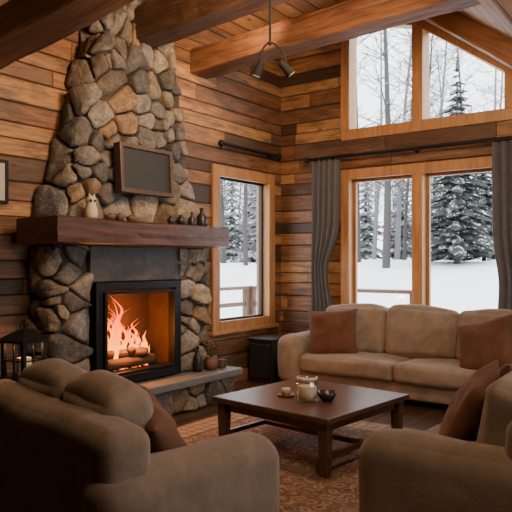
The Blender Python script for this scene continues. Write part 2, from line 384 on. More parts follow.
def stones(name,mapf,U,V,n,seed,parent,depth=.055,gap=.94,pal=STC,**k):
    rnd=random.Random(seed); cells=voronoi(U,V,n,rnd); bm=bmesh.new(); cl=bm.loops.layers.float_color.new("Col")
    for poly in cells:
        if len(poly)<3: continue
        q=[]
        for i in range(len(poly)):
            a=poly[i];c=poly[(i+1)%len(poly)]; L=math.hypot(a[0]-c[0],a[1]-c[1])
            if L<.012: q.append(((a[0]+c[0])/2,(a[1]+c[1])/2)); continue
            e=min(.3,.02/L)
            ts=[e,1-e] if L<.09 else [e,.35,.65,1-e]
            q+=[(a[0]+(c[0]-a[0])*t_,a[1]+(c[1]-a[1])*t_) for t_ in ts]
        poly=q; m=len(poly)
        if m<3: continue
        cx=sum(a[0] for a in poly)/m; cy=sum(a[1] for a in poly)/m
        size=math.sqrt(sum((a[0]-cx)**2+(a[1]-cy)**2 for a in poly)/m)
        poly=[(a[0]+noise.noise(Vector((a[0]*14,a[1]*14,seed)))*.018,a[1]+noise.noise(Vector((a[0]*14,a[1]*14,seed+9)))*.018) for a in poly]
        hh=depth*rnd.uniform(.7,1.5); tx,ty=rnd.uniform(-.25,.25),rnd.uniform(-.25,.25)
        col=rnd.choice(pal); f=rnd.uniform(.65,1.2); col=(col[0]*f,col[1]*f,col[2]*f,1)
        gp=1-min(.18,.013/max(size,.03))
        rx,ry=rnd.uniform(-1,1),rnd.uniform(-1,1); rk=rnd.uniform(0,.25)
        rings=[]
        for s,d in ((1,-.3),(.99,.5),(.95,.84),(.85,.99),(.5,1.03)):
            r=[]
            for (a,c) in poly:
                u=cx+(a-cx)*s*gp; v=cy+(c-cy)*s*gp
                p,nn=mapf(u,v)
                e=hh*d+( (a-cx)*s*tx+(c-cy)*s*ty-abs((a-cx)*rx+(c-cy)*ry)*s*rk if d>.3 else 0)+noise.noise(Vector((u*11,v*11,seed)))*.022*(d>.6)
                r.append(bm.verts.new(p+nn*e))
            rings.append(r)
        p,nn=mapf(cx,cy); ce=bm.verts.new(p+nn*(hh*1.03+noise.noise(Vector((cx*11,cy*11,seed)))*.022)); fs=[]
        for A_,B_ in zip(rings,rings[1:]):
            for i in range(m): fs.append(bm.faces.new((A_[i],A_[(i+1)%m],B_[(i+1)%m],B_[i])))
        for i in range(m): fs.append(bm.faces.new((rings[-1][i],rings[-1][(i+1)%m],ce)))
        for f_ in fs:
            f_.smooth=True
            for l in f_.loops: l[cl]=col
    me=bpy.data.meshes.new(name); bm.to_mesh(me); bm.free(); me.materials.append(M_stone)
    o=bpy.data.objects.new(name,me); link(o,parent); return tag(o,**k)
def wrap(xl,xr,dp,side_l=True,side_r=True,rc=.05):
    def base(z):
        L=(dp(z) if side_l else 0); Rr=(dp(z) if side_r else 0); return L,xr(z)-xl(z),Rr
    U0=sum(base(Z0)); zz=Z0
    def f(u,v):
        z=v+zz; L,Wd,Rr=base(z); s=u/U0*(L+Wd+Rr)
        def at(s):
            if s<L: return Vector((xl(z),-s,z))
            if s<L+Wd: return Vector((xl(z)+s-L,-dp(z),z))
            return Vector((xr(z),-(dp(z)-(s-L-Wd)),z))
        def nrm(s):
            if s<L: return Vector((-1,0,0))
            if s<=L+Wd: return Vector((0,-1,0))
            return Vector((1,0,0))
        a=at(max(0,s-.03)); b_=at(min(L+Wd+Rr,s+.03)); n1=(nrm(s-.05)+nrm(s+.05)+nrm(s)).normalized()
        return (a+b_)/2,n1
    return f,U0
FP=empty("stone_fireplace",(0,0,0),label="tall field-stone fireplace with tapering chimney and raised slate hearth",cat="fireplace")
b=MB()
b.box(-3.86,-3.50,-.33,0,.25,1.60).box(-2.43,-1.97,-.33,0,.25,1.60).box(-3.50,-2.43,-.33,0,1.27,1.60)
b.box(-3.50,-2.43,-.33,0,.25,.345)
def lerpz(z,pts):
    for (z0,v0),(z1,v1) in zip(pts,pts[1:]):
        if z<=z1: return v0+(v1-v0)*(z-z0)/(z1-z0)
    return pts[-1][1]
uxl=lambda z:lerpz(z,[(1.5,-3.86),(3.6,-3.27),(4.4,-3.2)])
uxr=lambda z:lerpz(z,[(1.5,-1.98),(2.4,-2.24),(3.6,-2.43),(4.4,-2.5)])
udp=lambda z:lerpz(z,[(1.5,.36),(3.6,.25),(4.4,.22)])
lv=[1.58,2.4,3.0,3.6,4.18]; rg=[]
for z in lv:
    rg.append([b.bm.verts.new(p) for p in ((uxl(z)+.02,0,z),(uxl(z)+.02,-udp(z)+.02,z),(uxr(z)-.02,-udp(z)+.02,z),(uxr(z)-.02,0,z))])
for A_,B_ in zip(rg,rg[1:]):
    for i in range(4): b.bm.faces.new((A_[i],A_[(i+1)%4],B_[(i+1)%4],B_[i]))
b.bm.faces.new(rg[0]);b.bm.faces.new(rg[-1])
b.done("chimney_core",M_mortar,parent=FP)
Z0=.33; k=lambda c:(lambda z:c)
f,U=wrap(k(-3.86),k(-3.52),k(.34),True,False); stones("surround_stones",f,U,1.27,22,11,FP,pal=STL)
f,U=wrap(k(-2.41),k(-1.97),k(.34),False,True); stones("surround_stones",f,U,1.27,24,12,FP,pal=STL+[(.36,.23,.13)])
Z0=1.80
f,U=wrap(uxl,uxr,udp); stones("chimney_stones",f,U,2.38,108,24,FP,depth=.055)
Z0=0
f,U=wrap(k(-4.02),k(-1.80),k(.57)); stones("hearth_stones",f,U,.26,26,31,FP,depth=.045,pal=STL)
MB().box(-4.0,-1.82,-.55,0,0,.255).done("hearth_core",M_mortar,parent=FP)
b=MB().box(-4.12,-1.74,-.68,-.02,.255,.33); b.done("hearth_slab",M_slab,parent=FP,bevel=.012,seg=3,label="gray slate hearth slab")
MB().box(-3.53,-2.22,-.385,-.30,1.275,1.60).done("lintel",M_slate,parent=FP,bevel=.006,label="dark stained slate lintel")
beam("mantel",(-4.08,-.40,1.70),(-1.97,-.40,1.70),.54,.21,M_mantel,parent=FP,amp=.012,seed=9,label="thick dark reddish timber mantel")
b=MB(); x0,x1,z0,z1=-3.5,-2.43,.345,1.27
trimrect_y(b,x0,x1,z0,z1,.075,-.43,-.33); 
b.done("firebox_frame",M_black,parent=FP,bevel=.008)
b=MB(); trimrect_y(b,x0+.085,x1-.085,z0+.085,z1-.085,.028,-.445,-.36); b.done("firebox_door_trim",M_black,parent=FP,bevel=.004)
b=MB(); b.box(x0+.06,x1-.06,-.04,-.02,z0,z1).box(x0+.04,x0+.07,-.38,-.02,z0,z1).box(x1-.07,x1-.04,-.38,-.02,z0,z1).box(x0+.04,x1-.04,-.38,-.02,z0,z0+.07).box(x0+.04,x1-.04,-.38,-.02,z1-.07,z1)
b.done("firebox_interior",M_soot,parent=FP)
b=MB()
for i in range(9): 
    xx=-3.3+i*.08; b.tube((xx,-.34,.455),(xx,-.1,.455),.008,seg=8)
b.tube((-3.33,-.34,.455),(-2.63,-.34,.455),.009,seg=8); b.tube((-3.33,-.1,.455),(-2.63,-.1,.455),.009,seg=8)
for xx in (-3.3,-2.66):
    for yy in (-.34,-.1): b.tube((xx,yy,.41),(xx,yy,.455),.009,seg=8)
b.done("fire_grate",M_black,label="black iron fire grate in the firebox",cat="fire grate")
def log(p0,p1,r,seed):
    p0=Vector(p0);p1=Vector(p1);d=p1-p0;b=MB();L=d.length
    N=14;rings=[]
    for i in range(N+1):
        t=i/N; rr=r*(1+.12*noise.noise(Vector((t*4,seed,0))))*(.9 if i in(0,N) else 1)
        rings.append([b.bm.verts.new((t*L,rr*math.cos(a)*(1+.08*noise.noise(Vector((t*5,a,seed)))),rr*math.sin(a))) for a in [2*math.pi*j/14 for j in range(14)]])
    for A_,B_ in zip(rings,rings[1:]):
        for i in range(14): b.bm.faces.new((A_[i],B_[i],B_[(i+1)%14],A_[(i+1)%14]))
    b.bm.faces.new(rings[0]);b.bm.faces.new(rings[-1])
    o=b.done("firewood_log",M_log,smooth=True,label="charred burning firewood log on the grate",cat="firewood",group="burning logs")
    o.location=p0; o.rotation_mode='QUATERNION'; o.rotation_quaternion=d.to_track_quat('X','Z')
log((-3.30,-.30,.51),(-2.66,-.27,.51),.05,1); log((-3.2,-.15,.505),(-2.62,-.17,.505),.045,2)
log((-3.26,-.13,.58),(-2.8,-.33,.59),.045,3); log((-2.62,-.14,.57),(-3.0,-.30,.62),.038,4)
b=MB(); rnd=random.Random(3)
for i in range(60):
    b.sphere((rnd.uniform(-3.25,-2.68),rnd.uniform(-.3,-.1),.425+rnd.random()*.03),rnd.uniform(.012,.026),seg=6)
b.done("glowing_embers",M_ember,label="bed of glowing orange embers under the grate",cat="embers",kind="stuff")
b=MB(); rnd=random.Random(15)
spec=[(-3.22,.24,.035),(-3.15,.4,.04),(-3.06,.6,.05),(-2.98,.5,.045),(-2.9,.4,.04),(-3.1,.36,.045),(-2.82,.34,.04),(-2.73,.24,.035),(-3.02,.42,.04),(-3.28,.2,.03)]
for _ in range(26):
    x=rnd.uniform(-3.3,-2.66); h=(.16+.42*math.exp(-((x+3.03)/.2)**2))*rnd.uniform(.5,1.05); spec.append((x,h,rnd.uniform(.014,.034)))
for (x,h,r) in spec:
    y=rnd.uniform(-.28,-.14); s=rnd.random()*20; z00=rnd.uniform(0,.06); N=20;rings=[]
    def cen(t): return (noise.noise(Vector((t*3.4,s,0)))*.18*t*(h/.5+.3)+(x+3.0)*-.12*t, noise.noise(Vector((t*2.2,s,5)))*.05*t)
    for i in range(N):
        t=i/N; rr=r*(math.sin(math.pi*min(1,(t*.8+.16)))**.8)*(1-t)**.6*(1+.35*noise.noise(Vector((t*7,s,2))))
        sx,sy=cen(t)
        rings.append([b.bm.verts.new((x+3+sx+rr*math.cos(a)*(1+.4*noise.noise(Vector((a,t*5,s)))),y+.2+sy+rr*.5*math.sin(a),z00+t*h)) for a in [2*math.pi*j/10 for j in range(10)]])
    for A_,B_ in zip(rings,rings[1:]):
        for j in range(10): b.bm.faces.new((A_[j],A_[(j+1)%10],B_[(j+1)%10],B_[j]))
    sx,sy=cen(1); tip=b.bm.verts.new((x+3+sx,y+.2+sy,z00+h))
    for j in range(10): b.bm.faces.new((rings[-1][j],rings[-1][(j+1)%10],tip))
b.done("fire_flames",M_flame,loc=(-3.0,-.2,.50),smooth=True,label="bright orange flames rising from the logs",cat="fire",kind="stuff")

pf=empty("framed_panel",(-2.955,-.465,2.07),label="plain dark slate panel framed in brown wood on the chimney",cat="picture frame")
pf.rotation_euler=(math.radians(-3),0,0)
b=MB(); trimrect_y(b,-.335,.335,0,.445,.038,-.05,.04); b.done("frame",wood("panel_frame_wood",(.04,.02,.013),(.11,.06,.038),'X'),parent=pf,bevel=.006)
MB().box(-.32,.32,-.028,.035,.03,.42).done("panel",plain("slate_panel",(.028,.029,.029),.6,0,.2,4,0,.3),parent=pf)

MZ=1.808
def onmantel(px,y=-.5):
    u=(px-256)/F; t=(y-CY)/(DV.y+u*RV.y); return Vector((CX+t*(DV.x+u*RV.x),y,MZ))
p=onmantel(91); o=empty("owl_figurine",p,label="small cream ceramic owl figurine on the mantel",cat="figurine")
MB().lathe([(0,0),(.045,0),(.055,.03),(.055,.08),(.04,.12),(.042,.14),(.045,.165),(.03,.195),(0,.2)]).done("body",M_cer,parent=o,smooth=True)
for s in (-1,1): MB().tube((s*.02,-.01,.185),(s*.03,-.01,.22),.014,.002,8).done("ear",M_cer,parent=o)
MB().sphere((-.03,-.035,.155),.012,seg=8).done("eye",M_dcer,parent=o,smooth=True)
MB().sphere((.005,-.044,.155),.012,seg=8).done("eye",M_dcer,parent=o,smooth=True)
for i,(px,h) in enumerate(((110,.05),(120,.06),(131,.05))):
    p=onmantel(px,-.48); o=empty("carved_wood_dish",p,label="small brown carved wooden dish on the mantel",cat="dish",group="wooden dishes on the mantel")
    MB().lathe([(0,0),(.03,0),(.045,h*.6),(.05,h),(.042,h*.95),(.03,h*.4),(0,h*.35)]).done("bowl",M_terr,parent=o,smooth=True)
    MB().sphere((0,0,h*.9),.028,(1,1,.8),10).done("pinecone",M_green,parent=o,smooth=True)
botp=[(0,0),(.035,0),(.04,.02),(.04,.07),(.015,.1),(.013,.13),(.018,.135),(0,.137)]
vasep=[(0,0),(.03,0),(.05,.04),(.045,.075),(.02,.095),(.024,.11),(0,.108)]
for i,(px,sc,pr,lb) in enumerate(((171,.7,vasep,"squat black ceramic vase on the mantel"),(181,.85,vasep,"round black ceramic vase on the mantel"),(192,.95,botp,"small dark glass bottle on the mantel"),(202,1.3,botp,"taller dark glass bottle on the mantel"))):
    MB().lathe([(r*sc*1.1,z*sc*1.1) for r,z in pr]).done("vase" if pr is vasep else "bottle",M_dcer,loc=onmantel(px,-.5),smooth=True,label=lb,cat="vase" if pr is vasep else "bottle")
o=empty("potted_plant",(-2.05,-.5,.331),label="brown pot with dried twigs standing on the hearth slab",cat="plant")
MB().lathe([(0,0),(.05,0),(.075,.05),(.075,.1),(.055,.13),(.06,.14),(.045,.135),(0,.11)]).done("pot",M_terr,parent=o,smooth=True)
b=MB(); rnd=random.Random(8)
for i in range(26):
    a=rnd.random()*6.28; l=rnd.uniform(.08,.17); e=Vector((math.cos(a)*l*.5,math.sin(a)*l*.5,.12+l)); b.tube((0,0,.11),e,.003,.0015,5); b.sphere(e,.013,(1,1,1.4),6)
b.done("twigs",M_green,parent=o,kind="stuff")
MB().lathe([(0,0),(.04,0),(.045,.08),(.04,.15),(.015,.2),(.015,.25),(.02,.255),(0,.256)]).done("bottle",M_dcer,loc=(-2.22,-.46,.331),smooth=True,label="tall black bottle standing on the hearth slab",cat="bottle")
MB().lathe([(0,0),(.04,0),(.05,.03),(.045,.08),(.05,.085),(0,.08)]).done("candle_cup",M_terr,loc=(-1.88,-.5,.331),smooth=True,label="small brown candle cup on the end of the hearth slab",cat="candle holder")

# ------------------------------------------------------------ curtain rods + curtains
def rod(name,p0,p1,r,brk,label):
    p0=Vector(p0);p1=Vector(p1); o=empty(name,p0,label=label,cat="curtain rod")
    MB().tube((0,0,0),p1-p0,r,seg=14).done("pole",M_black,parent=o)
    d=(p1-p0).normalized()
    for c in (-d*.02,p1-p0+d*.02): MB().sphere(c,r*2,seg=12).done("finial",M_black,parent=o,smooth=True)
    for t,wd in brk:
        q=(p1-p0)*t; MB().tube(q,q+Vector(wd),.009,seg=8).tube(q+Vector(wd)*.93,q+Vector(wd),.03,seg=12).done("bracket",M_black,parent=o)
rod("curtain_rod",(-.13,-.5,2.75),(-.13,-3.5,2.75),.018,[(.04,(.13,0,0)),(.47,(.13,0,0)),(.96,(.13,0,0))],"long black metal curtain rod above the large window")
rod("curtain_rod",(-1.36,-.09,2.83),(-.2,-.09,2.83),.02,[(.08,(0,.09,0)),(.92,(0,.09,0))],"short thick black metal rod above the narrow window")
def curtain(ya,yb,zt,zb,x,pinchz,pinch,side,np_,label,seed):
    o=empty("curtain",(x,(ya+yb)/2,zb),label=label,cat="curtain",group="gray curtains on the long rod")
    bm=bmesh.new(); N=np_*14; MZn=50; W=yb-ya; g=[]
    for j in range(MZn+1):
        z=zt+(zb-zt)*j/MZn; kz=math.exp(-((z-pinchz)/.35)**2); wf=1-pinch*kz if z>pinchz else 1-pinch*(.55+.45*kz)
        r=[]
        for i in range(N+1):
            s=i/N; y=(ya+W*s); ref=ya if side<0 else yb; y=ref+(y-ref)*wf
            amp=.04*(.75+.4*noise.noise(Vector((s*4,z*.8,seed))))
            xx=amp*math.sin(s*np_*2*math.pi+.8*noise.noise(Vector((s*3,z*.9,seed+4))))
            r.append(bm.verts.new((xx,y-(ya+yb)/2,z-zb)))
        g.append(r)
    for a,c in zip(g,g[1:]):
        for i in range(N): bm.faces.new((a[i],a[i+1],c[i+1],c[i])).smooth=True
    me=bpy.data.meshes.new("drape"); bm.to_mesh(me); bm.free(); me.materials.append(M_curtain); q=bpy.data.objects.new("drape",me); link(q,o)
    s=q.modifiers.new("solid",'SOLIDIFY'); s.thickness=.004
    for i in range(np_):
        b=MB(); yy=ya+W*(i+.25)/np_-(ya+yb)/2; 
        b.tube((0,yy-.006,zt-zb+.02),(0,yy+.006,zt-zb+.02),.026,seg=14); b.done("ring",M_black,parent=o)
    return o
curtain(-.96,-.56,2.73,.03,-.13,1.35,.45,1,5,"gray linen curtain gathered beside the large window",1)
curtain(-3.38,-2.80,2.73,.03,-.13,1.2,.12,-1,6,"gray linen curtain hanging straight beside the large window",2)

# ------------------------------------------------------------ sofas
def sofa(loc,rz,W,Dp,arm,nseat,nback,mat,label,seat_h=.43,arm_h=.62,back_h=.78,cush_top=.95,splits=None,tilt=12,seed=0):
    o=empty("sofa",loc,rz,label=label,cat="sofa")
    hd=Dp/2; a=arm
    softbox("base",Dp-.12,W-.1,.2,mat,o,(0,0,.17),rad=.04,wr=.002,seed=seed)
    for s in (-1,1):
        softbox("armrest",Dp,a,arm_h-.06,mat,o,(0,s*(W/2-a/2),.06+(arm_h-.06)/2),rad=min(a*.46,.12),puff=.012,wr=.007,seed=seed+s+3,cuts=26)
    softbox("backrest",.24,W-.1,back_h-.1,mat,o,(-hd+.14,0,.08+(back_h-.1)/2),rad=.08,puff=.01,wr=.006,seed=seed+6,cuts=24)
    inner=W-2*a; xs0=-hd+.24; sl=hd-xs0
    y=-inner/2; sp=splits or [1/nseat]*nseat
    for i,fr in enumerate(sp):
        w=inner*fr
        softbox("seat_cushion",sl+.02,w-.008,.19,mat,o,(xs0+sl/2,y+w/2,seat_h-.095),rad=.05,puff=.025,wr=.008,seed=seed+10+i,cuts=26); y+=w
    w=inner/nback
    ch=cush_top-seat_h+.02
    for i in range(nback):
        softbox("back_cushion",.23,w-.004,ch,mat,o,(xs0+.10,-inner/2+w*(i+.5),seat_h+ch/2-.02),(0,math.radians(-tilt),0),rad=.07,puff=.05,wr=.012,seed=seed+20+i,cuts=30)
    for sx in (-1,1):
        for sy in (-1,1):
            MB().tube((sx*(hd-.12),sy*(W/2-.12),0),(sx*(hd-.12),sy*(W/2-.12),.09),.022,.03,10).done("leg",M_table,parent=o)
    return o
sofa((-.68,-2.19,0),math.pi,3.02,.96,.33,2,3,M_sofa,"taupe upholstered three-seat sofa before the large window",splits=[.47,.53],seed=1,cush_top=.94,back_h=.84)
th=math.radians(-12); fx=Vector((math.cos(th),math.sin(th),0)); fy=Vector((-math.sin(th),math.cos(th),0))
W2=1.62; corner=Vector((-4.58,-3.11,0)); c2=corner-fx*.49+fy*W2/2
sofa(c2,th,W2,.98,.27,2,2,M_sofad,"dark taupe chenille loveseat with plump back cushions",seed=44,cush_top=.88,back_h=.80,tilt=16)
sofa((-3.20,-3.80,0),math.pi/2,2.28,.96,.27,2,2,M_sofad,"brown-taupe upholstered sofa facing the fireplace",seed=70,cush_top=.86,back_h=.8)

def face_rot(fdir,lean,roll=0):
    f_=Vector(fdir).normalized(); z=(f_*math.cos(lean)+Vector((0,0,1))*math.sin(lean)).normalized()
    x=Vector((0,0,1)).cross(f_).normalized(); y=z.cross(x)
    M=Matrix((x,y,z)).transposed()@Matrix.Rotation(roll,3,'Z'); return M.to_euler()
throw_pillow(.56,.19,M_rust,(-.88,-1.28,.655),face_rot((-1,-.35,0),math.radians(24),.08),"rust velvet throw pillow leaning by the armrest",1)
throw_pillow(.56,.19,M_rust,(-.94,-2.97,.645),face_rot((-1,.15,0),math.radians(26),.28),"rust velvet throw pillow tilted against the back cushion",2)
pp=c2+fx*.03+fy*-.40
throw_pillow(.46,.17,M_rust,(pp.x,pp.y,.60),face_rot(fx+fy*-.5,math.radians(28),.35),"dark rust velvet throw pillow on the loveseat",3)
throw_pillow(.50,.17,M_rustd,(-3.42,-3.60,.60),face_rot((-.35,1,0),math.radians(32),-.3),"rust velvet throw pillow on the sofa",4)
throw_pillow(.44,.17,M_rust,(-2.98,-3.68,.62),face_rot((.1,1,0),math.radians(25),.1),"rust velvet throw pillow leaning on the sofa back",5)

# ------------------------------------------------------------ coffee table
tb=empty("coffee_table",(-2.90,-2.22,0),math.radians(-6),label="low square dark wood coffee table with stretchers",cat="table")
S=.545; TH=.42
MB().box(-S,S,-S,S,TH-.04,TH).done("table_top",M_table,parent=tb,bevel=.008,seg=3)
b=MB()
b.box(-S+.07,S-.07,-S+.07,-S+.09,TH-.11,TH-.04).box(-S+.07,S-.07,S-.09,S-.07,TH-.11,TH-.04).box(-S+.07,-S+.09,-S+.09,S-.09,TH-.11,TH-.04).box(S-.09,S-.07,-S+.09,S-.09,TH-.11,TH-.04)
b.done("apron",M_table,parent=tb,bevel=.003)
for sx in (-1,1):
    for sy in (-1,1):
        b=MB(); cx,cy=sx*(S-.07),sy*(S-.07); b.prism([(cx-.04,cy-.04),(cx+.04,cy-.04),(cx+.04,cy+.04),(cx-.04,cy+.04)],'Z',0,TH-.04)
        for v in b.bm.verts:
            if v.co.z<.01: v.co.x=cx+(v.co.x-cx)*.7; v.co.y=cy+(v.co.y-cy)*.7
        b.done("leg",M_table,parent=tb,bevel=.004)
e=S-.07
MB().box(-e,e,-e-.015,-e+.015,.12,.155).box(-e,e,e-.015,e+.015,.12,.155).box(-.018,.018,-e,e,.121,.154).done("stretcher",M_table,parent=tb,bevel=.003)
p=G(307,401,TH); o=empty("candle_jar",(p.x,p.y,TH+.001),label="round glass jar holding a cream candle on the coffee table",cat="candle")
MB().lathe([(0,0),(.07,0),(.08,.01),(.084,.06),(.08,.135),(.07,.15),(.074,.175),(.07,.175),(.066,.15),(.076,.13),(.08,.06),(.074,.014),(0,.012)],seg=32).done("jar",M_jar,parent=o,smooth=True)
MB().lathe([(0,.016),(.068,.016),(.072,.06),(.07,.11),(.03,.108),(0,.107)],seg=32).done("candle",M_wax,parent=o,smooth=True)
MB().lathe([(.068,.15),(.078,.152),(.078,.178),(.068,.18)],seg=32).done("rim",M_cer,parent=o,smooth=True)
p=G(327,401,TH); MB().lathe([(0,0),(.035,0),(.06,.025),(.075,.07),(.069,.07),(.055,.03),(.03,.012),(0,.01)],seg=28).done("bowl",M_dcer,loc=(p.x,p.y,TH+.001),smooth=True,label="small black ceramic bowl on the coffee table",cat="bowl")
p=G(286,396,TH); MB().lathe([(0,0),(.06,0),(.07,.015),(.066,.015),(.055,.007),(0,.006)],seg=28).done("plate",M_terr,loc=(p.x,p.y,TH+.001),smooth=True,label="small brown saucer on the coffee table",cat="plate")
MB().lathe([(0,0),(.03,0),(.033,.05),(.03,.052),(0,.05)],seg=20).done("votive_candle",M_cer,loc=(p.x,p.y,TH+.009),smooth=True,label="small cream votive candle standing on a saucer",cat="candle")

# ------------------------------------------------------------ rug
t=NT("persian_rug"); o_=t.obj(); q=t.xyz(o_)
ax=t.math('ABSOLUTE',q[0]); ay=t.math('ABSOLUTE',q[1])
wob=t.math('MULTIPLY',t.math('SUBTRACT',t.noise(o_,9,4),.5),.06)
def sn(x,f,ph=0): return t.math('SINE',t.math('ADD',t.math('MULTIPLY',x,f),ph))
axw=t.math('ADD',ax,wob); ayw=t.math('ADD',ay,wob)
pat=t.math('MULTIPLY',sn(axw,19),sn(ayw,19,.6))
pat2=t.math('MULTIPLY',sn(t.math('ADD',axw,ayw),27),sn(t.math('SUBTRACT',axw,ayw),27))
pp_=t.math('ADD',t.math('MULTIPLY',pat,.6),t.math('MULTIPLY',pat2,.5))
pv=t.math('ADD',t.math('MULTIPLY',pp_,.5),.5)
field=t.ramp(pv,[(.12,(.07,.045,.04)),(.26,(.34,.26,.2)),(.34,(.13,.06,.045)),(.55,(.18,.085,.06)),(.66,(.38,.3,.23)),(.74,(.1,.06,.05)),(.9,(.27,.17,.12))])
ex=t.math('SUBTRACT',1.55,ax); ey=t.math('SUBTRACT',1.4,ay); ed=t.math('MINIMUM',ex,ey)
bord=t.ramp(t.math('ADD',t.math('MULTIPLY',t.math('MULTIPLY',sn(axw,34),sn(ayw,34)),.5),.5),[(.3,(.34,.27,.2)),(.45,(.13,.07,.055)),(.7,(.38,.3,.23))])
c=t.mix(t.ramp(ed,[(.0,(1,1,1)),(.3,(1,1,1)),(.31,(0,0,0))]),field,bord)
c=t.mix(t.ramp(ed,[(.0,(1,1,1)),(.03,(0,0,0)),(.28,(0,0,0)),(.285,(1,1,1)),(.31,(1,1,1)),(.315,(0,0,0))]),c,(.08,.045,.038))
wn=t.noise(o_,2.2,5,.65); n3=t.noise(o_,55,3,.6)
c=t.mix(t.ramp(wn,[(.4,(.1,.1,.1)),(.7,(.7,.7,.7))]),c,(.22,.155,.12))
t.col(t.mix(.6,c,t.ramp(n3,[(.3,(.35,.35,.35)),(.7,(1.4,1.4,1.4))]),'MULTIPLY')); t.rough(.95); t.bump(t.noise(o_,150,2),.4,.01)
rm=MB().box(-1.55,1.55,-1.4,1.4,0,.012).done("area_rug",t.m,loc=(-3.45,-2.35,.001),label="worn red-brown patterned wool rug under the coffee table",cat="rug")

# ------------------------------------------------------------ small things
bx=empty("storage_box",(-.72,-.30,0),label="black wooden cabinet box standing in the wall corner",cat="cabinet")
MB().box(-.17,.17,-.17,.17,.0,.50).done("body",M_blackbox,parent=bx,bevel=.008)
MB().box(-.19,.19,-.19,.19,.50,.53).done("lid",M_blackbox,parent=bx,bevel=.006)
MB().box(-.19,-.17,-.14,.14,.06,.46).done("door",M_blackbox,parent=bx,bevel=.005)
LP=P(24,4.55,0)
st=empty("side_table",(LP.x,LP.y,0),label="small dark wood side table beside the loveseat",cat="table")
MB().box(-.2,.2,-.2,.2,.58,.61).done("table_top",M_table,parent=st,bevel=.005)
for sx in(-1,1):
    for sy in (-1,1): MB().box(sx*.16-.02,sx*.16+.02,sy*.16-.02,sy*.16+.02,0,.58).done("leg",M_table,parent=st)
ln=empty("lantern",(LP.x,LP.y,.611),math.radians(10),label="black metal lantern with warm candle on a side table",cat="lantern")
b=MB(); 
for sx in(-1,1):
    for sy in (-1,1): b.box(sx*.095-.014,sx*.095+.014,sy*.095-.014,sy*.095+.014,.03,.27)
b.box(-.12,.12,-.12,.12,0,.03).box(-.12,.12,-.12,.12,.27,.29)
for s in(-1,1):
    b.box(-.005,.005,s*.095-.004,s*.095+.004,.03,.27).box(s*.095-.004,s*.095+.004,-.005,.005,.03,.27)
    b.box(-.095,.095,s*.095-.004,s*.095+.004,.14,.15).box(s*.095-.004,s*.095+.004,-.095,.095,.14,.15)
b.done("frame",M_black,parent=ln,bevel=.003)
b=MB(); bmesh.ops.create_cone(b.bm,cap_ends=True,segments=4,radius1=.185,radius2=.04,depth=.07,matrix=Matrix.Translation((0,0,.325))@Matrix.Rotation(math.pi/4,4,'Z')); b.done("roof",M_black,parent=ln)
b=MB(); 
for i in range(16):
    a,c=[(2*math.pi*j/16) for j in (i,i+1)]; b.tube((.035*math.cos(a),0,.39+.035*math.sin(a)),(.035*math.cos(c),0,.39+.035*math.sin(c)),.005,seg=6)
b.done("ring_handle",M_black,parent=ln)
MB().lathe([(0,.03),(.05,.03),(.05,.16),(0,.16)]).done("candle",M_wax,parent=ln,smooth=False)
MB().lathe([(0,.165),(.011,.175),(.008,.195),(0,.22)],seg=10).done("candle_flame",emis("candle_flame",(1,.45,.1),8),parent=ln,smooth=True)
pc=empty("wall_picture",(-4.24,-.001,1.93),label="small black-framed picture with cream mat on the plank wall",cat="picture")
b=MB(); trimrect_y(b,-.16,.16,0,.36,.025,-.025,0); b.done("frame",M_black,parent=pc,bevel=.003)
MB().box(-.14,.14,-.012,-.002,.02,.34).done("mat",plain("cream_paper",(.45,.4,.33),.8),parent=pc)
MB().box(-.08,.08,-.016,-.012,.09,.27).done("print",plain("dark_print",(.05,.045,.04),.8,0,.9,12),parent=pc)
MB().box(-1.62,-1.56,-.015,0,.98,1.1).done("light_switch",M_blackbox,bevel=.004,label="small black switch plate on the plank wall",cat="switch")

M_spot=plain("spot_black",(.008,.008,.008),.8,0,.1,20,0,.05)
sp0=P(270,5.15,0); so=empty("ceiling_spotlight",(sp0.x,sp0.y,3.0),math.radians(-54),label="black two-head spotlight hanging from a timber beam",cat="light fixture")
MB().tube((0,0,.2),(0,0,.72),.01,seg=10).tube((0,0,.6),(0,0,.72),.035,.04,16).done("rod",M_spot,parent=so)
b=MB()
for s,e in ((-1,(-.09,-.02,.04)),(1,(.13,-.02,.03))):
    pr=Vector((0,0,.22)); 
    for i in range(1,9):
        tt=i/8; q=Vector((e[0]*math.sin(tt*math.pi/2),e[1]*tt,.22+(e[2]-.22)*tt**1.4)); b.tube(pr,q,.008,seg=8); pr=q
b.sphere((0,0,.21),.018,seg=12)
b.done("arm",M_spot,parent=so)
for s,c,dr in ((-1,(-.09,-.02,.0),(-.35,.15,-.9)),(1,(.13,-.02,.0),(.65,.15,-.65))):
    d=Vector(dr).normalized(); c=Vector(c)
    MB().tube(c-d*.05,c+d*.06,.028,.04,18).sphere(c-d*.05,.029,seg=12).done("spot_head",M_spot,parent=so,smooth=False)
    MB().tube(c+d*.058,c+d*.063,.03,seg=18).done("bulb",emis("warm_bulb",(1,.7,.4),.3),parent=so)

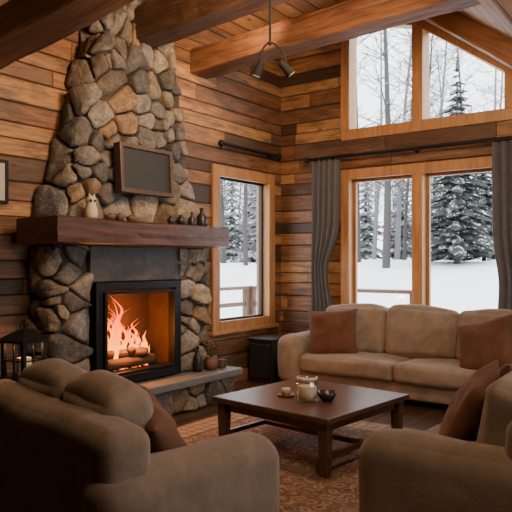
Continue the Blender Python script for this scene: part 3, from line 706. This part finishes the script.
# ------------------------------------------------------------ outside
def gz(x,y):
    dx=max(0,x-.2,-8.9-x); dy=max(0,y-.2,-6.6-y); r=math.hypot(dx,dy)
    return -.35+min(max(0,r-3.5)*.13,1.75+max(0,r-17)*.015)+.2*noise.noise(Vector((x*.12,y*.12,0)))*min(1,r/6)
bm=bmesh.new(); N=110; g=[]
for i in range(N+1):
    g.append([bm.verts.new((x,y,gz(x,y))) for (x,y) in [(-35+i*110/N,-50+j*120/N) for j in range(N+1)]])
for i in range(N):
    for j in range(N): bm.faces.new((g[i][j],g[i+1][j],g[i+1][j+1],g[i][j+1])).smooth=True
me=bpy.data.meshes.new("snow_ground"); bm.to_mesh(me); bm.free(); me.materials.append(M_snow); tag(link(bpy.data.objects.new("ground",me)),kind="structure")
MB().box(.2,2.15,-4,2.15,-.25,-.08).box(-4,.2,.2,2.15,-.25,-.08).done("deck",M_snow,label="snow-covered wooden deck around the cabin corner",cat="deck")
M_rail=wood("rail_wood",(.09,.05,.035),(.2,.12,.08),'Z',.7)
def railing(p0,p1,label):
    p0=Vector(p0);p1=Vector(p1); d=p1-p0; L=d.length; n=max(1,round(L/1.1)); o=empty("deck_railing",p0,math.atan2(d.y,d.x),label=label,cat="railing",group="snowy deck railings")
    for i in range(n+1): MB().box(L*i/n-.045,L*i/n+.045,-.045,.045,0,1.06).done("post",M_rail,parent=o)
    MB().box(-.05,L+.05,-.06,.06,1.05,1.10).done("top_rail",M_rail,parent=o)
    for z in (.76,.42): MB().box(0,L,-.02,.02,z,z+.07).done("rail",M_rail,parent=o)
    MB().box(-.05,L+.05,-.055,.055,1.10,1.12).done("snow_cap",M_snow,parent=o,bevel=.008)
railing((2,1.94,-.08),(2,-1.05,-.08),"snow-capped brown deck railing beyond the large window")
railing((-2.5,2,-.08),(1.88,2,-.08),"snow-capped brown deck railing beyond the narrow window")
def bark(name,c): 
    t=NT(name); ge=t.add("ShaderNodeNewGeometry"); n=t.xyz(ge.outputs["Normal"])[2]
    g=t.noise(t.obj(),3,4); k=t.math('ADD',n,t.math('MULTIPLY',g,.6)); t.col(t.mix(t.ramp(k,[(.85,(0,0,0)),(1.05,(1,1,1))]),c,(.7,.72,.75))); t.rough(.9); return t.m
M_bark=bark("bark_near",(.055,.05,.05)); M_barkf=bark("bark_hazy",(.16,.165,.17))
def leafm(name,c,lo,hi):
    t=NT(name); ge=t.add("ShaderNodeNewGeometry"); n=t.xyz(ge.outputs["Normal"])[2]
    g=t.noise(t.obj(),5,5,.7); k=t.math('ADD',t.math('ABSOLUTE',n),t.math('MULTIPLY',t.math('SUBTRACT',g,.5),1.8)); t.col(t.mix(t.ramp(k,[(lo,(0,0,0)),(hi,(1,1,1))]),c,(.8,.83,.85))); t.rough(.9); return t.m
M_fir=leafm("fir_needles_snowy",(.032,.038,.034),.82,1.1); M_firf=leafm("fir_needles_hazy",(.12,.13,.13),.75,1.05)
def baremesh(seed,H,r):
    rnd=random.Random(seed); b=MB()
    def br(p,d,l,r,dep):
        n=5 if dep==0 else 3; q=p
        for i in range(n):
            d2=(d+Vector((rnd.uniform(-1,1),rnd.uniform(-1,1),rnd.uniform(-.2,.5)))*(.04 if dep==0 else .18)).normalized()
            e=q+d2*l/n; ra=r*(1-i/n*.8); rb=r*(1-(i+1)/n*.8); b.tube(q,e,ra,rb,6 if dep<2 else 4,cap=False)
            if dep<2 and (dep>0 or i>=1):
                for k_ in range(7 if dep==0 else 3):
                    a=rnd.random()*6.28; s=Vector((math.cos(a),math.sin(a),rnd.uniform(.0,.6))).normalized()
                    br(q+(e-q)*rnd.random(),(s+d2*.3).normalized(),l*rnd.uniform(.1,.2) if dep==0 else l*rnd.uniform(.3,.5),max(.018,rb*.4),dep+1)
            q=e;d=d2
    br(Vector((0,0,-.3)),Vector((0,0,1)),H,r,0)
    bmesh.ops.recalc_face_normals(b.bm,faces=b.bm.faces)
    me=bpy.data.meshes.new("bare_tree"); b.bm.to_mesh(me); b.bm.free(); return me
def firmesh(seed,H,R,lv=22):
    rnd=random.Random(seed); bm=bmesh.new()
    for i in range(lv):
        t=i/lv; z=H*(.08+.9*t); rr=R*(1-t)**.85*rnd.uniform(.7,1.15)+.06; nb=int(8+6*(1-t)); off=rnd.random()*6
        for j in range(nb):
            a=off+2*math.pi*j/nb+rnd.uniform(-.2,.2); L=rr*rnd.uniform(.6,1.2); w=L*.2+.04; dr=Vector((math.cos(a),math.sin(a),0)); sd=Vector((-math.sin(a),math.cos(a),0))
            z0=Vector((0,0,z+rnd.uniform(-.06,.06))); pv=None
            for s in range(4):
                f0=s/3; c=z0+dr*L*f0+Vector((0,0,-L*.38*f0**1.3)); ww=w*(.35,1,.75,.05)[s]
                l=bm.verts.new(c+sd*ww+Vector((0,0,-ww*.5))); m=bm.verts.new(c+Vector((0,0,.05*L))); r_=bm.verts.new(c-sd*ww+Vector((0,0,-ww*.5)))
                if pv: bm.faces.new((pv[0],l,m,pv[1])); bm.faces.new((pv[1],m,r_,pv[2]))
                pv=(l,m,r_)
    tv=bm.verts.new((0,0,H+.15)); a=[bm.verts.new((.06*math.cos(k_),.06*math.sin(k_),H*.93)) for k_ in (0,2.1,4.2)]
    for i in range(3): bm.faces.new((a[i],a[(i+1)%3],tv))
    me=bpy.data.meshes.new("foliage"); bm.to_mesh(me); bm.free(); return me
BT=[(baremesh(s,h,r)) for s,h,r in ((1,14,.17),(2,12,.13),(3,16,.2),(4,11,.1))]
FT=[firmesh(s,h,r,l) for s,h,r,l in ((1,7.0,1.4,26),(2,9,1.6,30),(3,5,1.0,16))]
placed=[]
def tree_bare(x,y,v,sc,far):
    me=BT[v]; o=bpy.data.objects.new("bare_tree",me); o.location=(x,y,gz(x,y)); o.scale=(sc,)*3; o.rotation_euler=(0,0,random.random()*6)
    if not me.materials: me.materials.append(M_barkf)
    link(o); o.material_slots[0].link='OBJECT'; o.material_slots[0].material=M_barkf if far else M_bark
    tag(o,label="leafless snow-dusted gray tree in the winter woods",cat="tree",group="bare winter trees"); placed.append((x,y))
trk=MB().tube((0,0,-.3),(0,0,6),.13,.03,8)
TK=bpy.data.meshes.new("trunk"); trk.bm.to_mesh(TK); trk.bm.free(); TK.materials.append(M_bark)
TKS=bpy.data.meshes.new("trunk"); trk=MB().tube((0,0,-.3),(0,0,4.2),.11,.03,8); trk.bm.to_mesh(TKS); trk.bm.free(); TKS.materials.append(M_bark)
def tree_fir(x,y,v,sc,far,rot=0):
    e=empty("fir_tree",(x,y,gz(x,y)),rot,label="snow-covered evergreen fir tree",cat="tree",group="snowy fir trees"); e.scale=(sc,)*3
    me=FT[v]
    if not me.materials: me.materials.append(M_fir)
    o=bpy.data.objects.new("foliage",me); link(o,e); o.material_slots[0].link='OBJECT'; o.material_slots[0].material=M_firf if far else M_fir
    k_=bpy.data.objects.new("trunk",TKS if v==2 else TK); link(k_,e); placed.append((x,y))
rnd=random.Random(12)
q=P(457,24.0); tree_fir(q.x,q.y,0,1.1,False)
q=P(484,28); tree_fir(q.x,q.y,1,.75,False,1)
q=P(434,29); tree_fir(q.x,q.y,2,1.0,True,2)
q=P(262,31); tree_fir(q.x,q.y,1,.7,True,1)
q=P(232,33); tree_fir(q.x,q.y,2,1.1,True,1)
q=P(366,34); tree_fir(q.x,q.y,2,1.1,True,1)
q=P(402,34); tree_fir(q.x,q.y,2,1.2,True,1)
q=P(386,24); tree_bare(q.x,q.y,2,.8,False)
q=P(358,27); tree_bare(q.x,q.y,0,.85,False)
q=P(374,31); tree_bare(q.x,q.y,1,1,True)
q=P(404,29); tree_bare(q.x,q.y,3,1,False)
q=P(397,33); tree_bare(q.x,q.y,0,1,True)
q=P(432,34); tree_bare(q.x,q.y,0,.95,True)
q=P(446,38); tree_bare(q.x,q.y,2,.8,True)
q=P(489,33); tree_bare(q.x,q.y,1,1,True)
q=P(224,28); tree_bare(q.x,q.y,0,.8,False)
q=P(246,26); tree_bare(q.x,q.y,1,.8,False)
q=P(256,31); tree_bare(q.x,q.y,3,.8,True)
cnt=0; tries=0
while cnt<80 and tries<2000:
    tries+=1
    px=rnd.uniform(170,590); D=rnd.uniform(30,52)
    if 275<px<335: px+=85
    q=P(px,D)
    if min(math.hypot(q.x-a,q.y-c) for a,c in placed)<1.5: continue
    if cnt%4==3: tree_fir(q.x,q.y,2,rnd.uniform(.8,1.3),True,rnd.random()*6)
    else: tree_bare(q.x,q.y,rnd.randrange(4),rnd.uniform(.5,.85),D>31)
    cnt+=1

# ------------------------------------------------------------ light
w=bpy.data.worlds.new("world"); scene.world=w; w.use_nodes=True
bg=w.node_tree.nodes["Background"]; bg.inputs[0].default_value=(.93,.965,1,1); bg.inputs[1].default_value=5.0
def area(name,loc,tgt,size,e,c,portal=False,sy=None):
    l=bpy.data.lights.new(name,'AREA'); l.energy=e; l.color=c; l.size=size
    if sy: l.shape='RECTANGLE'; l.size_y=sy
    if portal: l.cycles.is_portal=True
    o=bpy.data.objects.new(name,l); o.location=loc; d=Vector(tgt)-Vector(loc); o.rotation_euler=d.to_track_quat('-Z','Y').to_euler(); link(o); return o
area("fill_overhead",(-5.2,-4.2,3.4),(-3.4,-1.8,.8),.8,72,(1,.72,.45))  # added warm fill out of view, no fixture behind it
area("fill_mid",(-3.3,-2.6,3.5),(-2.2,-.6,2.2),.5,75,(1,.65,.36))  # added fill over mid-room, belongs to no real lamp
area("fill_upward",(-3.6,-2.9,3.1),(-2.4,-1.2,5),.5,55,(1,.65,.36))  # added upward fill to brighten the ceiling planks, no fixture
def point(name,loc,e,c,r=.05):
    l=bpy.data.lights.new(name,'POINT'); l.energy=e; l.color=c; l.shadow_soft_size=r; o=bpy.data.objects.new(name,l); o.location=loc; link(o)
point("fire_glow",(-3.0,-.33,.80),42,(1,.3,.06),.08)
point("lantern_glow",(LP.x,LP.y,.84),.5,(1,.5,.2),.01)
l=bpy.data.lights.new("spot_wall",'SPOT'); l.energy=150; l.color=(1,.65,.35); l.spot_size=math.radians(95); l.spot_blend=.8; l.shadow_soft_size=.05
o=bpy.data.objects.new("spot_wall",l); o.location=(-2.4,-1.5,3.9); o.rotation_euler=(Vector((-1.6,0,4.0))-Vector(o.location)).to_track_quat('-Z','Y').to_euler(); link(o)
